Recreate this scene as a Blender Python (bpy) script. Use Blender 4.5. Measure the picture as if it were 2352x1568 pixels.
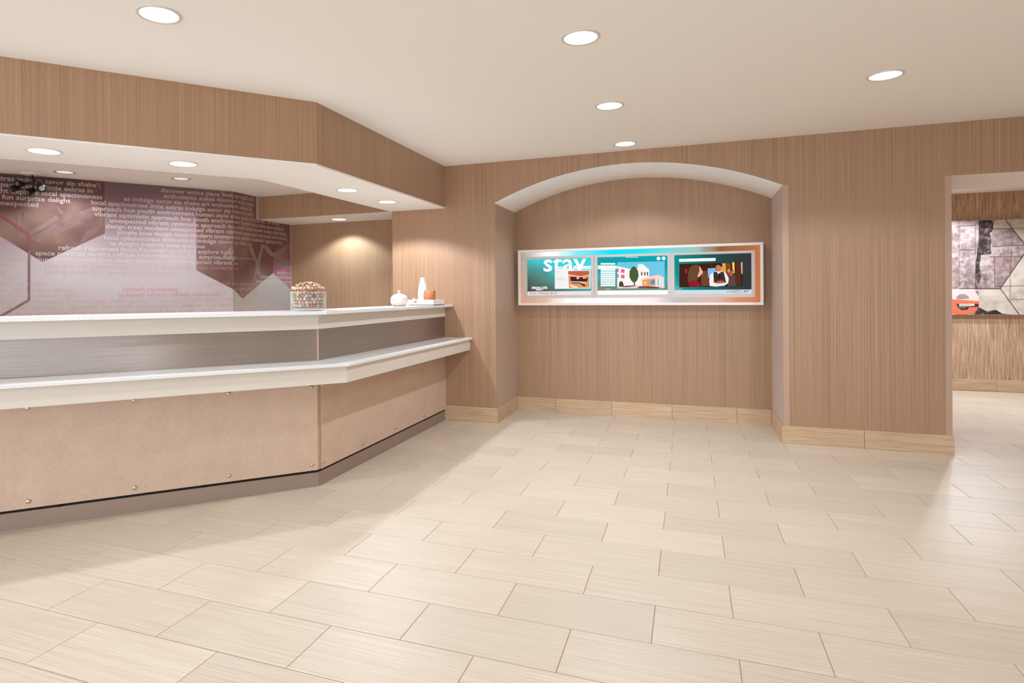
import bpy, math, random
from mathutils import Vector, Matrix
random.seed(7)
for o in list(bpy.data.objects): bpy.data.objects.remove(o)
S = bpy.context.scene
COL = S.collection

# ------------------------------------------------------------------ camera, world, exposure
FPX, CX, CY = 1425.5, 1041.5, 681.8          # focal length and principal point, 2352x1568 frame
CAM_H = 1.337
RIGHT = Vector((0.93517171, 0.35409742, -0.00829982))
UP = Vector((0.00613298, 0.00724108, 0.99995498))
FWD = Vector((-0.35414157, 0.93518051, -0.00459998))
cam = bpy.data.cameras.new('camera')
cam.sensor_width = 36.0
cam.lens = FPX / 2352 * 36
cam.shift_x = (1176 - CX) / 2352
cam.shift_y = (CY - 784) / 2352
cam.clip_start = 0.05
co = bpy.data.objects.new('camera', cam); COL.objects.link(co)
M = Matrix((RIGHT, UP, -FWD)).transposed().to_4x4(); M.translation = (0, 0, CAM_H)
co.matrix_world = M
S.camera = co
w = bpy.data.worlds.new('world'); S.world = w; w.use_nodes = True
w.node_tree.nodes['Background'].inputs[0].default_value = (0.86, 0.98, 1.13, 1)
w.node_tree.nodes['Background'].inputs[1].default_value = 2.65
S.view_settings.view_transform = 'Standard'; S.view_settings.look = 'None'
S.view_settings.gamma = 1; S.view_settings.use_curve_mapping = False
S.view_settings.exposure = 0.13
S.cycles.use_denoising = True
S.cycles.diffuse_bounces = 6; S.cycles.max_bounces = 12; S.cycles.transparent_max_bounces = 24
P_MAIN, P_BACK, P_SOFFIT, P_INNER, P_ALCOVE, P_HALL = 53.0, 7.0, 34.0, 42.0, 40.0, 140.0
LAMP_COL = (0.88, 0.98, 1.12)

def ray(x, y):
    return RIGHT * ((x - CX) / FPX) - UP * ((y - CY) / FPX) + FWD
def onY(x, y, Y):                      # a point on the real plane Y = const
    r = ray(x, y); return Vector((0, 0, CAM_H)) + r * (Y / r.y)
def onX(x, y, X):
    r = ray(x, y); return Vector((0, 0, CAM_H)) + r * (X / r.x)
def in_view(p, m=30):
    d = Vector(p) - Vector((0, 0, CAM_H)); z = d.dot(FWD)
    if z < 0.2: return False
    x = CX + FPX * d.dot(RIGHT) / z; y = CY - FPX * d.dot(UP) / z
    return -m < x < 2352 + m and -m < y < 1568 + m

# ------------------------------------------------------------------ materials
def srgb(r, g, b):
    f = lambda c: (c / 255 / 12.92) if c <= 10 else ((c / 255 + 0.055) / 1.055) ** 2.4
    return (f(r), f(g), f(b), 1)
def mat(name, col, rough=0.6, metal=0.0, spec=0.5, emit=None, estr=1.0):
    m = bpy.data.materials.new(name); m.use_nodes = True
    b = m.node_tree.nodes['Principled BSDF']
    b.inputs['Base Color'].default_value = col
    b.inputs['Roughness'].default_value = rough
    b.inputs['Metallic'].default_value = metal
    b.inputs['Specular IOR Level'].default_value = spec
    if emit:
        b.inputs['Emission Color'].default_value = emit; b.inputs['Emission Strength'].default_value = estr
    return m
class N:                                # tiny node helper
    def __init__(s, m): s.t = m.node_tree; s.n = s.t.nodes; s.l = s.t.links; s.b = s.n.get('Principled BSDF')
    def new(s, k, **kw):
        n = s.n.new(k)
        for a, v in kw.items(): setattr(n, a, v)
        return n
    def put(s, n, i, v):
        if hasattr(v, 'is_output') or isinstance(v, bpy.types.NodeSocket): s.l.new(v, n.inputs[i])
        else: n.inputs[i].default_value = v
    def pos(s): return s.new('ShaderNodeNewGeometry').outputs['Position']
    def sep(s, v):
        n = s.new('ShaderNodeSeparateXYZ'); s.put(n, 0, v); return n.outputs
    def comb(s, x, y, z):
        n = s.new('ShaderNodeCombineXYZ'); s.put(n, 0, x); s.put(n, 1, y); s.put(n, 2, z); return n.outputs[0]
    def math(s, op, a, b=0.0, c=0.0):
        n = s.new('ShaderNodeMath', operation=op); s.put(n, 0, a); s.put(n, 1, b)
        if op in ('MULTIPLY_ADD',): s.put(n, 2, c)
        return n.outputs[0]
    def noise(s, v, scale=1, detail=2, rough=0.5):
        n = s.new('ShaderNodeTexNoise'); s.put(n, 'Vector', v); s.put(n, 'Scale', scale); s.put(n, 'Detail', detail); s.put(n, 'Roughness', rough)
        return n.outputs['Fac']
    def ramp(s, f, stops, interp='LINEAR'):
        n = s.new('ShaderNodeValToRGB'); r = n.color_ramp; r.interpolation = interp
        while len(r.elements) < len(stops): r.elements.new(0.5)
        for e, (p, c) in zip(r.elements, stops): e.position = p; e.color = c
        s.put(n, 0, f); return n.outputs[0]
    def mix(s, f, a, b, mode='MIX'):
        n = s.new('ShaderNodeMix', data_type='RGBA', blend_type=mode); s.put(n, 0, f); s.put(n, 6, a); s.put(n, 7, b); return n.outputs[2]
    def bump(s, h, st, dist=0.001):
        n = s.new('ShaderNodeBump'); s.put(n, 'Height', h); s.put(n, 'Strength', st); s.put(n, 'Distance', dist); s.l.new(n.outputs[0], s.b.inputs['Normal'])
    def base(s, v): s.l.new(v, s.b.inputs['Base Color'])

def wallpaper(name, dark, light, f1=140, f2=480, rough=0.42, wob=0.5):
    m = mat(name, light, rough, spec=0.5); k = N(m); X, Y, Z = k.sep(k.pos())
    s = k.math('ADD', X, Y)
    a = k.noise(k.comb(k.math('MULTIPLY', s, f1), k.math('MULTIPLY', Z, wob), 0.0), 1, 1)
    b = k.noise(k.comb(k.math('MULTIPLY', s, f2), k.math('MULTIPLY', Z, wob * 3), 3.0), 1, 2)
    c = k.noise(k.comb(k.math('MULTIPLY', s, 9), 0.0, 7.0), 1, 2)
    h = k.noise(k.comb(k.math('MULTIPLY', s, 40), k.math('MULTIPLY', Z, 420), 1.0), 1, 1)
    v = k.math('ADD', k.math('MULTIPLY', a, 0.42), k.math('MULTIPLY', b, 0.28))
    v = k.math('ADD', v, k.math('MULTIPLY', c, 0.10)); v = k.math('ADD', v, k.math('MULTIPLY', h, 0.2))
    k.base(k.ramp(v, [(0.34, dark), (0.50, [(p + q) / 2 for p, q in zip(dark, light)]), (0.66, light)]))
    k.b.inputs['Sheen Weight'].default_value = 0.55; k.b.inputs['Sheen Roughness'].default_value = 0.35
    k.bump(v, 0.35, 0.002)
    return m
M_WALL = wallpaper('strie_wallcovering', srgb(145, 110, 81), srgb(189, 150, 117))
M_HALLW = wallpaper('hall_wallcovering', srgb(140, 104, 74), srgb(222, 188, 154), 60, 160, 0.55, 3.0)
M_CEIL = mat('ceiling_paint', srgb(250, 246, 240), 0.9, spec=0.2)
M_CEIL2 = mat('office_ceiling_paint', srgb(242, 236, 230), 0.9, spec=0.2)
M_SOFF = mat('soffit_paint', srgb(240, 236, 230), 0.85, spec=0.2)
M_TRIM = mat('corner_trim', srgb(186, 154, 130), 0.45)
M_PLAIN = mat('plain_wall_paint', srgb(205, 185, 165), 0.8)

def stone(name, a, b, c, rough, fx=2.2, fy=260, tint=0.5):
    m = mat(name, b, rough, spec=0.45); k = N(m); P = k.pos(); X, Y, Z = k.sep(P)
    rnd = k.new('ShaderNodeObjectInfo').outputs['Random']
    off = k.math('MULTIPLY', rnd, 37.0)
    cross = k.math('ADD', k.math('MULTIPLY', Y, fy), k.math('MULTIPLY', Z, fy))
    g = k.noise(k.comb(k.math('MULTIPLY_ADD', X, fx, off), cross, off), 1, 3, 0.6)
    cl = k.noise(k.comb(k.math('ADD', X, off), Y, Z), 2.2, 3)
    col = k.ramp(g, [(0.32, a), (0.5, b), (0.66, c)])
    t = k.math('MULTIPLY_ADD', rnd, 0.10, 0.93); t = k.math('MULTIPLY_ADD', cl, 0.08, k.math('SUBTRACT', t, 0.04))
    k.base(k.mix(1.0, col, k.comb(t, t, t), 'MULTIPLY'))
    k.bump(g, 0.15, 0.0008)
    return m
M_TILE = stone('linear_grain_porcelain', srgb(197, 180, 157), srgb(209, 193, 171), srgb(218, 204, 184), 0.42)
M_BASE = stone('baseboard_porcelain', srgb(184, 152, 116), srgb(203, 172, 136), srgb(217, 189, 155), 0.5, 3.0, 130)
M_GROUT = mat('grout', srgb(150, 128, 104), 0.9)

M_WHITE = mat('white_laminate', srgb(216, 205, 191), 0.4)
M_SLAB = mat('solid_surface_counter', srgb(228, 225, 221), 0.22)
M_TAN = mat('tan_backing', srgb(190, 155, 120), 0.7)
M_KICK = mat('brushed_kick_plate', srgb(160, 139, 124), 0.5, 0.35)
M_BLACK = mat('black_bracket_gap_shade', srgb(14, 11, 10), 0.7)  # black brackets, and the painted shade in the gap over the kick plate
M_CHROME = mat('satin_nickel', srgb(205, 195, 180), 0.28, 0.9)

m = M_STEEL = mat('brushed_steel', srgb(196, 186, 180), 0.3, 0.9); k = N(m); X, Y, Z = k.sep(k.pos())
g = k.noise(k.comb(k.math('MULTIPLY', k.math('ADD', X, Y), 1.2), 0.0, k.math('MULTIPLY', Z, 700)), 1, 3, 0.7)
k.base(k.ramp(g, [(0.3, srgb(150, 138, 129)), (0.5, srgb(164, 152, 143)), (0.7, srgb(180, 168, 158))]))
k.b.inputs['Anisotropic'].default_value = 0.9; k.b.inputs['Anisotropic Rotation'].default_value = 0.25
tn = k.new('ShaderNodeTangent', direction_type='RADIAL', axis='Z'); k.l.new(tn.outputs[0], k.b.inputs['Tangent'])
k.l.new(k.ramp(g, [(0.3, (0.40,) * 3 + (1,)), (0.7, (0.32,) * 3 + (1,))]), k.b.inputs['Roughness'])

m = M_PANEL = mat('brushed_fibre_panel', srgb(206, 180, 160), 0.5, 0.15); k = N(m); X, Y, Z = k.sep(k.pos())
s_ = k.math('ADD', X, Y)
g = k.noise(k.comb(k.math('MULTIPLY', s_, 28), 0.0, k.math('MULTIPLY', Z, 75)), 1, 4, 0.7)
g2 = k.noise(k.comb(k.math('MULTIPLY', s_, 5), 0.0, k.math('MULTIPLY', Z, 7)), 1, 3)
k.base(k.ramp(k.math('ADD', k.math('MULTIPLY', g, 0.6), k.math('MULTIPLY', g2, 0.4)),
       [(0.35, srgb(202, 173, 149)), (0.5, srgb(211, 183, 160)), (0.65, srgb(218, 192, 170))]))

def alpha_mat(name, col, a):
    m = bpy.data.materials.new(name); m.use_nodes = True; n = m.node_tree.nodes; l = m.node_tree.links
    n.remove(n['Principled BSDF']); d = n.new('ShaderNodeBsdfDiffuse'); d.inputs[0].default_value = col
    t = n.new('ShaderNodeBsdfTransparent'); x = n.new('ShaderNodeMixShader'); x.inputs[0].default_value = a
    l.new(t.outputs[0], x.inputs[1]); l.new(d.outputs[0], x.inputs[2]); l.new(x.outputs[0], n['Material Output'].inputs[0])
    return m
def glass(name):
    m = bpy.data.materials.new(name); m.use_nodes = True; n = m.node_tree.nodes; l = m.node_tree.links
    n.remove(n['Principled BSDF']); t = n.new('ShaderNodeBsdfTransparent'); t.inputs[0].default_value = (0.97, 0.985, 0.98, 1)
    g = n.new('ShaderNodeBsdfGlossy'); g.inputs['Roughness'].default_value = 0.03
    f = n.new('ShaderNodeFresnel'); f.inputs[0].default_value = 1.5; x = n.new('ShaderNodeMixShader')
    ge = n.new('ShaderNodeNewGeometry'); mu = n.new('ShaderNodeMath'); mu.operation = 'MULTIPLY'; iv_ = n.new('ShaderNodeMath'); iv_.operation = 'SUBTRACT'; iv_.inputs[0].default_value = 1.0
    l.new(ge.outputs['Backfacing'], iv_.inputs[1]); l.new(f.outputs[0], mu.inputs[0]); l.new(iv_.outputs[0], mu.inputs[1])
    l.new(mu.outputs[0], x.inputs[0]); l.new(t.outputs[0], x.inputs[1]); l.new(g.outputs[0], x.inputs[2]); lw = n.new('ShaderNodeLayerWeight'); lw.inputs[0].default_value = 0.5
    pw = n.new('ShaderNodeMath'); pw.operation = 'POWER'; pw.inputs[1].default_value = 4.0; l.new(lw.outputs['Facing'], pw.inputs[0])
    ma = n.new('ShaderNodeMath'); ma.operation = 'MULTIPLY_ADD'; ma.inputs[1].default_value = 0.40; ma.inputs[2].default_value = 0.05; l.new(pw.outputs[0], ma.inputs[0])
    df = n.new('ShaderNodeBsdfDiffuse'); df.inputs[0].default_value = (0.93, 0.95, 0.94, 1); y = n.new('ShaderNodeMixShader')  # whitish colour, strongest at the edges, painted in for refracted surroundings
    l.new(ma.outputs[0], y.inputs[0]); l.new(x.outputs[0], y.inputs[1]); l.new(df.outputs[0], y.inputs[2]); l.new(y.outputs[0], n['Material Output'].inputs[0])
    return m
M_GLASS = glass('clear_glass')
def emit(name, col, st=1.0):
    m = bpy.data.materials.new(name); m.use_nodes = True; n = m.node_tree.nodes
    n.remove(n['Principled BSDF']); e = n.new('ShaderNodeEmission'); e.inputs[0].default_value = col; e.inputs[1].default_value = st
    m.node_tree.links.new(e.outputs[0], n['Material Output'].inputs[0]); return m

# ------------------------------------------------------------------ mesh helpers
def obj(name, verts, faces, m, parent=None, smooth=False, kind=None):
    me = bpy.data.meshes.new(name); me.from_pydata([tuple(v) for v in verts], [], faces); me.update()
    if m: me.materials.append(m)
    if smooth:
        for p in me.polygons: p.use_smooth = True
    o = bpy.data.objects.new(name, me); COL.objects.link(o)
    if parent: o.parent = parent; 
    if kind: o['kind'] = kind
    return o
def recalc(o):
    import bmesh
    b = bmesh.new(); b.from_mesh(o.data); bmesh.ops.recalc_face_normals(b, faces=b.faces); b.to_mesh(o.data); b.free(); return o
def bevel(o, wd=0.003, seg=2):
    md = o.modifiers.new('bevel', 'BEVEL'); md.width = wd; md.segments = seg; md.limit_method = 'ANGLE'; return o
BF = [(0, 3, 2, 1), (4, 5, 6, 7), (0, 1, 5, 4), (1, 2, 6, 5), (2, 3, 7, 6), (3, 0, 4, 7)]
def box(name, x0, x1, y0, y1, z0, z1, m, parent=None, kind=None, bev=0):
    v = [(x0, y0, z0), (x1, y0, z0), (x1, y1, z0), (x0, y1, z0), (x0, y0, z1), (x1, y0, z1), (x1, y1, z1), (x0, y1, z1)]
    o = obj(name, v, BF, m, parent, kind=kind)
    if bev: bevel(o, bev)
    return o
def prism(name, pts, z0, z1, m, parent=None, kind=None, bev=0):
    n = len(pts)
    v = [(x, y, z0) for x, y in pts] + [(x, y, z1) for x, y in pts]
    f = [tuple(range(n))[::-1], tuple(range(n, 2 * n))] + [(i, (i + 1) % n, n + (i + 1) % n, n + i) for i in range(n)]
    o = recalc(obj(name, v, f, m, parent, kind=kind))
    if bev: bevel(o, bev)
    return o
def lathe_vf(prof, seg=32, c=(0, 0, 0), ang=None):
    v, f = [], []
    for r, z in prof:
        for i in range(seg):
            a = 2 * math.pi * i / seg; v.append((c[0] + r * math.cos(a), c[1] + r * math.sin(a), c[2] + z))
    for j in range(len(prof) - 1):
        for i in range(seg):
            a = j * seg + i; b = j * seg + (i + 1) % seg; f.append((a, b, b + seg, a + seg))
    return v, f
def lathe(name, prof, c, m, parent=None, seg=32, smooth=True, kind=None):
    v, f = lathe_vf(prof, seg, c); return recalc(obj(name, v, f, m, parent, smooth, kind))
def tube_vf(path, r, seg=8):
    v, f = [], []; P = [Vector(p) for p in path]
    for i, p in enumerate(P):
        d = (P[min(i + 1, len(P) - 1)] - P[max(i - 1, 0)]).normalized()
        a = d.orthogonal().normalized(); b = d.cross(a); rr = r[i] if isinstance(r, (list, tuple)) else r
        for k_ in range(seg):
            t = 2 * math.pi * k_ / seg; v.append(p + a * rr * math.cos(t) + b * rr * math.sin(t))
    for i in range(len(P) - 1):
        for k_ in range(seg):
            x = i * seg + k_; y = i * seg + (k_ + 1) % seg; f.append((x, y, y + seg, x + seg))
    f.append(tuple(range(seg))[::-1]); f.append(tuple(range((len(P) - 1) * seg, len(P) * seg)))
    return v, f
def tube(name, path, r, m, parent=None, seg=10): 
    v, f = tube_vf(path, r, seg); return recalc(obj(name, v, f, m, parent, True))
def thing(name, loc, label, cat, group=None):
    o = bpy.data.objects.new(name, None); COL.objects.link(o); o.location = loc; o.empty_display_size = 0.05
    o['label'] = label; o['category'] = cat
    if group: o['group'] = group
    return o
def adopt(root, *kids):                 # parent keeping world position
    for k_ in kids: k_.parent = root; k_.matrix_parent_inverse = Matrix.Translation(-Vector(root.location))
def struct(name):
    o = bpy.data.objects.new(name, None); COL.objects.link(o); o['kind'] = 'structure'; return o
def tag(o, label, cat, group=None):
    o['label'] = label; o['category'] = cat
    if group: o['group'] = group
    return o

# ------------------------------------------------------------------ dimensions (metres)
WY, NY, AY = 6.145, 6.93, 6.79            # feature wall, niche back, alcove back
CZ, SZ, IZ = 2.695, 2.25, 2.52            # lobby ceiling, soffit, office ceiling
NX0, NX1 = -1.86, 0.779
DX0, DZ, HY, HZ, HWY = 1.997, 2.263, 7.0, 2.617, 10.13
XR = 4.8
MC = Vector((-4.82, 5.69)); MU = Vector((-math.cos(math.radians(52.8)), -math.sin(math.radians(52.8))))

# ------------------------------------------------------------------ floor
fl = struct('floor')
box('grout_bed', -7.4, XR, -3.6, HWY + 0.1, -0.03, -0.0018, M_GROUT, fl)
ROW, PER, G = 0.305, 0.61, 0.0014
V0 = [(-PER / 2 + G, -ROW / 2 + G), (PER / 2 - G, -ROW / 2 + G), (PER / 2 - G, ROW / 2 - G), (-PER / 2 + G, ROW / 2 - G)]
e = 0.0016
tv = [(x, y, -0.003) for x, y in V0] + [(x, y, -e * 0.7) for x, y in V0] + [(x - math.copysign(e, x), y - math.copysign(e, y), 0) for x, y in V0]
tf = [(8, 9, 10, 11)] + [(i, (i + 1) % 4, 4 + (i + 1) % 4, 4 + i) for i in range(4)] + [(4 + i, 4 + (i + 1) % 4, 8 + (i + 1) % 4, 8 + i) for i in range(4)]
tile_me = bpy.data.meshes.new('tile'); tile_me.from_pydata(tv, [], tf); tile_me.materials.append(M_TILE)
rest_v, rest_f, ntile = [], [], 0
for k_ in range(-26, 30):
    cy = 4.4525 + (k_ - 9) * ROW
    if cy < -3.4 or cy > HWY + 0.1: continue
    for i in range(-30, 16):
        cx = 1.6896 + PER / 2 + PER * i + (k_ - 9) * PER / 2
        if cx < -7.2 or cx > XR + 0.25: continue
        c = Vector((cx, cy, 0))
        vis = any(in_view(c + Vector((dx, dy, 0)), 0) for dx in (-.3, 0, .3) for dy in (-.15, .15))
        # behind the counter or behind the feature wall
        behind = (cy > 6.3 and cx < 1.9) or (cx < -2.75 and (cx + 2.44) * 0.727 - (cy - 3.70) * 0.687 < -0.35)
        if vis and not behind and ntile < 300:
            o = bpy.data.objects.new('tile', tile_me); COL.objects.link(o); o.location = (cx, cy, 0); o.parent = fl; ntile += 1
        else:
            b = len(rest_v); rest_v += [(x + cx, y + cy, z) for x, y, z in tv]; rest_f += [tuple(q + b for q in p) for p in tf]
o = obj('tile_field', rest_v, rest_f, M_TILE, fl); o['kind'] = 'stuff'

# ------------------------------------------------------------------ ceilings
box('ceiling', -7.4, XR, -3.6, WY + 0.1, CZ, CZ + 0.1, M_CEIL, kind='structure')
prism('ceiling_office', [(-7.4, -3.4), (-6.3, -0.9), (-3.1, 4.02), (-3.04, WY + 0.1), (-7.4, WY + 0.1)], IZ, IZ + 0.08, M_CEIL2, kind='structure')
box('ceiling_alcove', -4.9, -3.0, WY + 0.1, AY + 0.1, SZ, SZ + 0.02, M_SOFF, kind='structure')
box('ceiling_doorway', DX0, XR, WY + 0.004, HY - 0.004, DZ, DZ + 0.02, M_CEIL, kind='structure')
box('ceiling_hall', 0.6, XR, HY, HWY + 0.1, HZ, HZ + 0.08, M_CEIL, kind='structure')
box('ceiling_hall_soffit', 3.3, XR, 8.0, 8.9, HZ - 0.06, HZ + 0.02, M_CEIL, kind='structure')

# ------------------------------------------------------------------ feature wall with arched niche and doorway
ACX, AZT, AR = -0.54, 2.565, 3.07
def arch_z(x): return AZT - (AR - math.sqrt(AR * AR - (x - ACX) ** 2))
NS = 48
xs = [NX0 + (NX1 - NX0) * i / NS for i in range(NS + 1)]
v = [(-3.04, WY, 0), (NX0, WY, 0), (NX0, WY, CZ), (-3.04, WY, CZ), (NX1, WY, 0), (DX0, WY, 0), (DX0, WY, CZ), (NX1, WY, CZ),
     (DX0, WY, DZ), (XR, WY, DZ), (XR, WY, CZ), (DX0, HY, 0), (DX0, HY, DZ), (XR, HY, DZ), (DX0, HY, HZ + .1), (XR, HY, HZ + .1), (NX1, HY, 0), (NX1, HY, HZ + .1),
     (-3.04, AY + .1, 0), (-3.04, AY + .1, CZ)]
f = [(0, 1, 2, 3), (4, 5, 8, 6, 7), (8, 9, 10, 6), (5, 11, 12, 8), (12, 13, 15, 14), (11, 16, 17, 14, 12), (18, 0, 3, 19)]
b = len(v)
for x in xs: v += [(x, WY, arch_z(x)), (x, WY, CZ)]
for i in range(NS): f.append((b + 2 * i, b + 2 * i + 2, b + 2 * i + 3, b + 2 * i + 1))
obj('wall_back', v, f, M_WALL, kind='structure')
ns = struct('wall_niche')
v = [(NX0, WY, 0), (NX0, NY, 0), (NX0, NY, arch_z(NX0)), (NX0, WY, arch_z(NX0))]; obj('niche_side', v, [(0, 1, 2, 3)], M_WALL, ns)
v = [(NX1, NY, 0), (NX1, WY, 0), (NX1, WY, arch_z(NX1)), (NX1, NY, arch_z(NX1))]; obj('niche_side', v, [(0, 1, 2, 3)], M_WALL, ns)
v = [(NX0, NY, 0), (NX1, NY, 0)] + [(x, NY, arch_z(x)) for x in reversed(xs)]; obj('niche_back', v, [tuple(range(len(v)))], M_WALL, ns)
v, f = [], []
for x in xs: v += [(x, WY - 0.003, arch_z(x)), (x, NY, arch_z(x)), (x, WY - 0.003, arch_z(x) + 0.006)]
for i in range(NS): f.append((3 * i, 3 * i + 1, 3 * i + 4, 3 * i + 3)); f.append((3 * i, 3 * i + 3, 3 * i + 5, 3 * i + 2))
obj('arch_soffit', v, f, M_SOFF, ns, True)
box('trim_1', NX1 - 0.002, NX1 + 0.048, WY - 0.003, WY + 0.02, 0.155, 2.272, M_TRIM, kind='structure')
box('trim_2', 1.955, DX0 + 0.003, WY - 0.003, WY + 0.03, 0.155, DZ, M_TRIM, kind='structure')
# outer shell
box('wall_alcove', -4.9, -3.0, AY, AY + 0.1, 0, CZ, M_WALL, kind='structure')
box('wall_header', -4.9, -3.04, WY, WY + 0.1, SZ, IZ + 0.05, M_WALL, kind='structure')
box('wall_hall', 0.6, XR, HWY, HWY + 0.1, 0, HZ + 0.1, M_HALLW, kind='structure')
box('wall_hall_left', 0.6, 0.7, HY, HWY, 0, HZ + 0.1, M_HALLW, kind='structure')
box('wall_right', XR, XR + 0.1, -3.6, HWY + 0.1, 0, CZ + 0.1, M_WALL, kind='structure')
box('wall_left', -7.5, -7.4, -3.6, 6.2, 0, CZ + 0.1, M_WALL, kind='structure')
box('soffit_header', -4.9, -3.04, WY + 0.002, WY + 0.1, SZ - 0.002, SZ, M_SOFF, kind='structure')
# mural walls
E1 = MC + MU * 4.5
obj('wall_office', [(MC.x, MC.y, 0), (E1.x, E1.y, 0), (E1.x, E1.y, CZ), (MC.x, MC.y, CZ), (MC.x, AY, 0), (MC.x, AY, CZ)], [(0, 1, 2, 3), (4, 0, 3, 5)], M_PLAIN, kind='structure')

# bulkhead over the counter
BO = Vector((-2.443, 3.752)); BU = Vector((-0.6450, -0.7642)); BI = Vector((-3.143, 4.028))
e1, e2 = BO + BU * 7.2, BI + BU * 6.6
ring = [(-2.415, WY), tuple(BO), tuple(e1), tuple(e2), tuple(BI), (-3.065, WY)]
prism('wall_bulkhead', ring, SZ + 0.004, CZ, M_WALL, kind='structure')
prism('soffit_counter', [(-2.413, WY), (BO.x + .002, BO.y - .001), (e1.x + .002, e1.y - .002), tuple(e2), tuple(BI), (-3.066, WY)], SZ, SZ + 0.012, M_SOFF, kind='structure')

# ------------------------------------------------------------------ baseboards (porcelain pieces)
BH, BT = 0.155, 0.012
def board(pieces, name):
    s_ = struct(name)
    for (x0, x1, y0, y1) in pieces: box('tile', x0, x1, y0, y1, 0, BH, M_BASE, s_, bev=0.0015)
g = 0.0012
board([(-2.43, NX0 + BT - g, WY - BT, WY - .0005)], 'baseboard_back')
board([(NX0 + .0005, NX0 + BT, WY - BT + g, NY - .20), (NX0 + .0005, NX0 + BT, NY - .198, NY - BT)], 'baseboard_niche_left')
js = [NX0 + BT, -1.405, -0.790, -0.168, 0.455, NX1 - BT]
board([(a + g, b_ - g, NY - BT, NY - .0005) for a, b_ in zip(js, js[1:])], 'baseboard_niche')
board([(NX1 - BT, NX1 - .0005, WY - BT + g, NY - BT)], 'baseboard_niche_right')
board([(NX1 - BT + g, 1.386 - g, WY - BT, WY - .0005), (1.386 + g, DX0 + BT, WY - BT, WY - .0005)], 'baseboard_pier')
board([(DX0 + .0005, DX0 + BT, WY + g, WY + .5), (DX0 + .0005, DX0 + BT, WY + .502, HY)], 'baseboard_doorway')
board([(0.72 + i * .61 + g, min(0.72 + (i + 1) * .61 - g, XR), HWY - BT, HWY - .0005) for i in range(0, 7)], 'baseboard_hall')

# ------------------------------------------------------------------ reception desk
def cpath(off, ang=48.0, C=(-2.44, 3.70), L=4.3, y1=WY - 0.001, ybase=-2.42):
    u = Vector((-math.cos(math.radians(ang)), -math.sin(math.radians(ang)))); n = Vector((-u.y, u.x))
    x = ybase + off; p = Vector(C) + n * off; t = (x - p.x) / u.x
    c = p + u * t
    return Vector((x, y1)), c, c + u * L
def strip(name, o1, o2, z0, z1, m, ang=48.0, parent=None, bev=0, part='both', gap=0.0, **kw):
    a1, c1, e1_ = cpath(o1, ang, **kw); a2, c2, e2_ = cpath(o2, ang, **kw)
    if part == 'both': pts = [a1, c1, e1_, e2_, c2, a2]
    elif part == 'right':
        g_ = Vector((0, gap)); pts = [a1, c1 + g_, c2 + g_, a2]
    else:
        u = (e1_ - c1).normalized() * gap; pts = [c1 + u, e1_, e2_, c2 + u]
    return prism(name, [tuple(p) for p in pts], z0, z1, m, parent, bev=bev)
desk = thing('reception_desk', (-2.44, 3.70, 0), 'angled reception desk with brushed panels, steel band and grey kick plate', 'desk')
P = []
P.append(strip('desk_body', -0.045, -0.60, 0.10, 0.86, M_TAN, 47.0, L=4.2))
P.append(strip('desk_riser', -0.014, -0.22, 0.86, 1.198, M_WHITE, 48.3, L=4.2))
for part in ('right', 'left'):
    P.append(strip('kick_plate', -0.008, -0.03, 0.0, 0.098, M_KICK, 46.6, part=part, gap=0.001, L=4.25))
P.append(strip('kick_gap_shade', -0.03, -0.20, 0.02, 0.112, M_BLACK, 46.8, L=4.2))  # black strip painted in for the shade between kick plate and panels
# front panels and their fixings
def panel(part):
    return strip('front_panel', 0.0, -0.010, 0.117, 0.752, M_PANEL, 46.8, part=part, gap=0.022 if part == 'right' else 0.012, bev=0.001, L=4.25)
pr_, pl_ = panel('right'), panel('left'); P += [pr_, pl_]
pl_['label'] = 'long brushed panel of the angled desk side'
def cap(c, n, par):
    n = Vector(n).normalized(); a = Vector((0, 0, 1)); b_ = a.cross(n); v, f = [], []; seg = 16
    for r, h in ((0.0135, 0.0), (0.0135, 0.006), (0.011, 0.010), (0.0045, 0.0115)):
        for i in range(seg):
            t = 2 * math.pi * i / seg; v.append(Vector(c) + n * h + (a * math.sin(t) + b_ * math.cos(t)) * r)
    for j in range(3):
        for i in range(seg): q = j * seg + i; r_ = j * seg + (i + 1) % seg; f.append((q, r_, r_ + seg, q + seg))
    f.append(tuple(range(3 * seg, 4 * seg)))
    o = recalc(obj('screw_cap', v, f, M_CHROME, None, True)); o.parent = par; return o
_, cp1, _ = cpath(-0.006, 46.8); _, cp2, _ = cpath(-0.04, 46.8); up = Vector((-math.cos(math.radians(46.8)), -math.sin(math.radians(46.8)))) * .06
P.append(prism('corner_post', [(cp1.x, cp1.y + .06), tuple(cp1), tuple(cp1 + up), tuple(cp2 + up), tuple(cp2), (cp2.x, cp2.y + .06)], 0.118, 0.75, M_TAN))
adopt(desk, *P)
u47 = Vector((-math.cos(math.radians(46.8)), -math.sin(math.radians(46.8)))); n47 = Vector((-u47.y, u47.x))
_, c47, _ = cpath(0.0, 46.8)
for y in (3.758, 4.334, 4.930, 5.530, 6.105):
    for z in (0.163, 0.703): cap((-2.42, y, z), (1, 0, 0), pr_)
for sgm in (0.052, 0.600, 1.152, 1.700, 2.25, 2.80, 3.35, 3.90):
    q = c47 + u47 * sgm
    for z in (0.158, 0.698): cap((q.x, q.y, z), (n47.x, n47.y, 0), pl_)
for sgm in (0.03, 0.77, 1.55, 2.4):
    q = c47 + u47 * sgm - n47 * 0.012
    o = prism('bracket', [(q.x - .008, q.y - .008), (q.x + .008, q.y - .006), (q.x + .006, q.y + .010), (q.x - .008, q.y + .006)], 0.10, 0.135, M_BLACK); adopt(desk, o)
P = []
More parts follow.
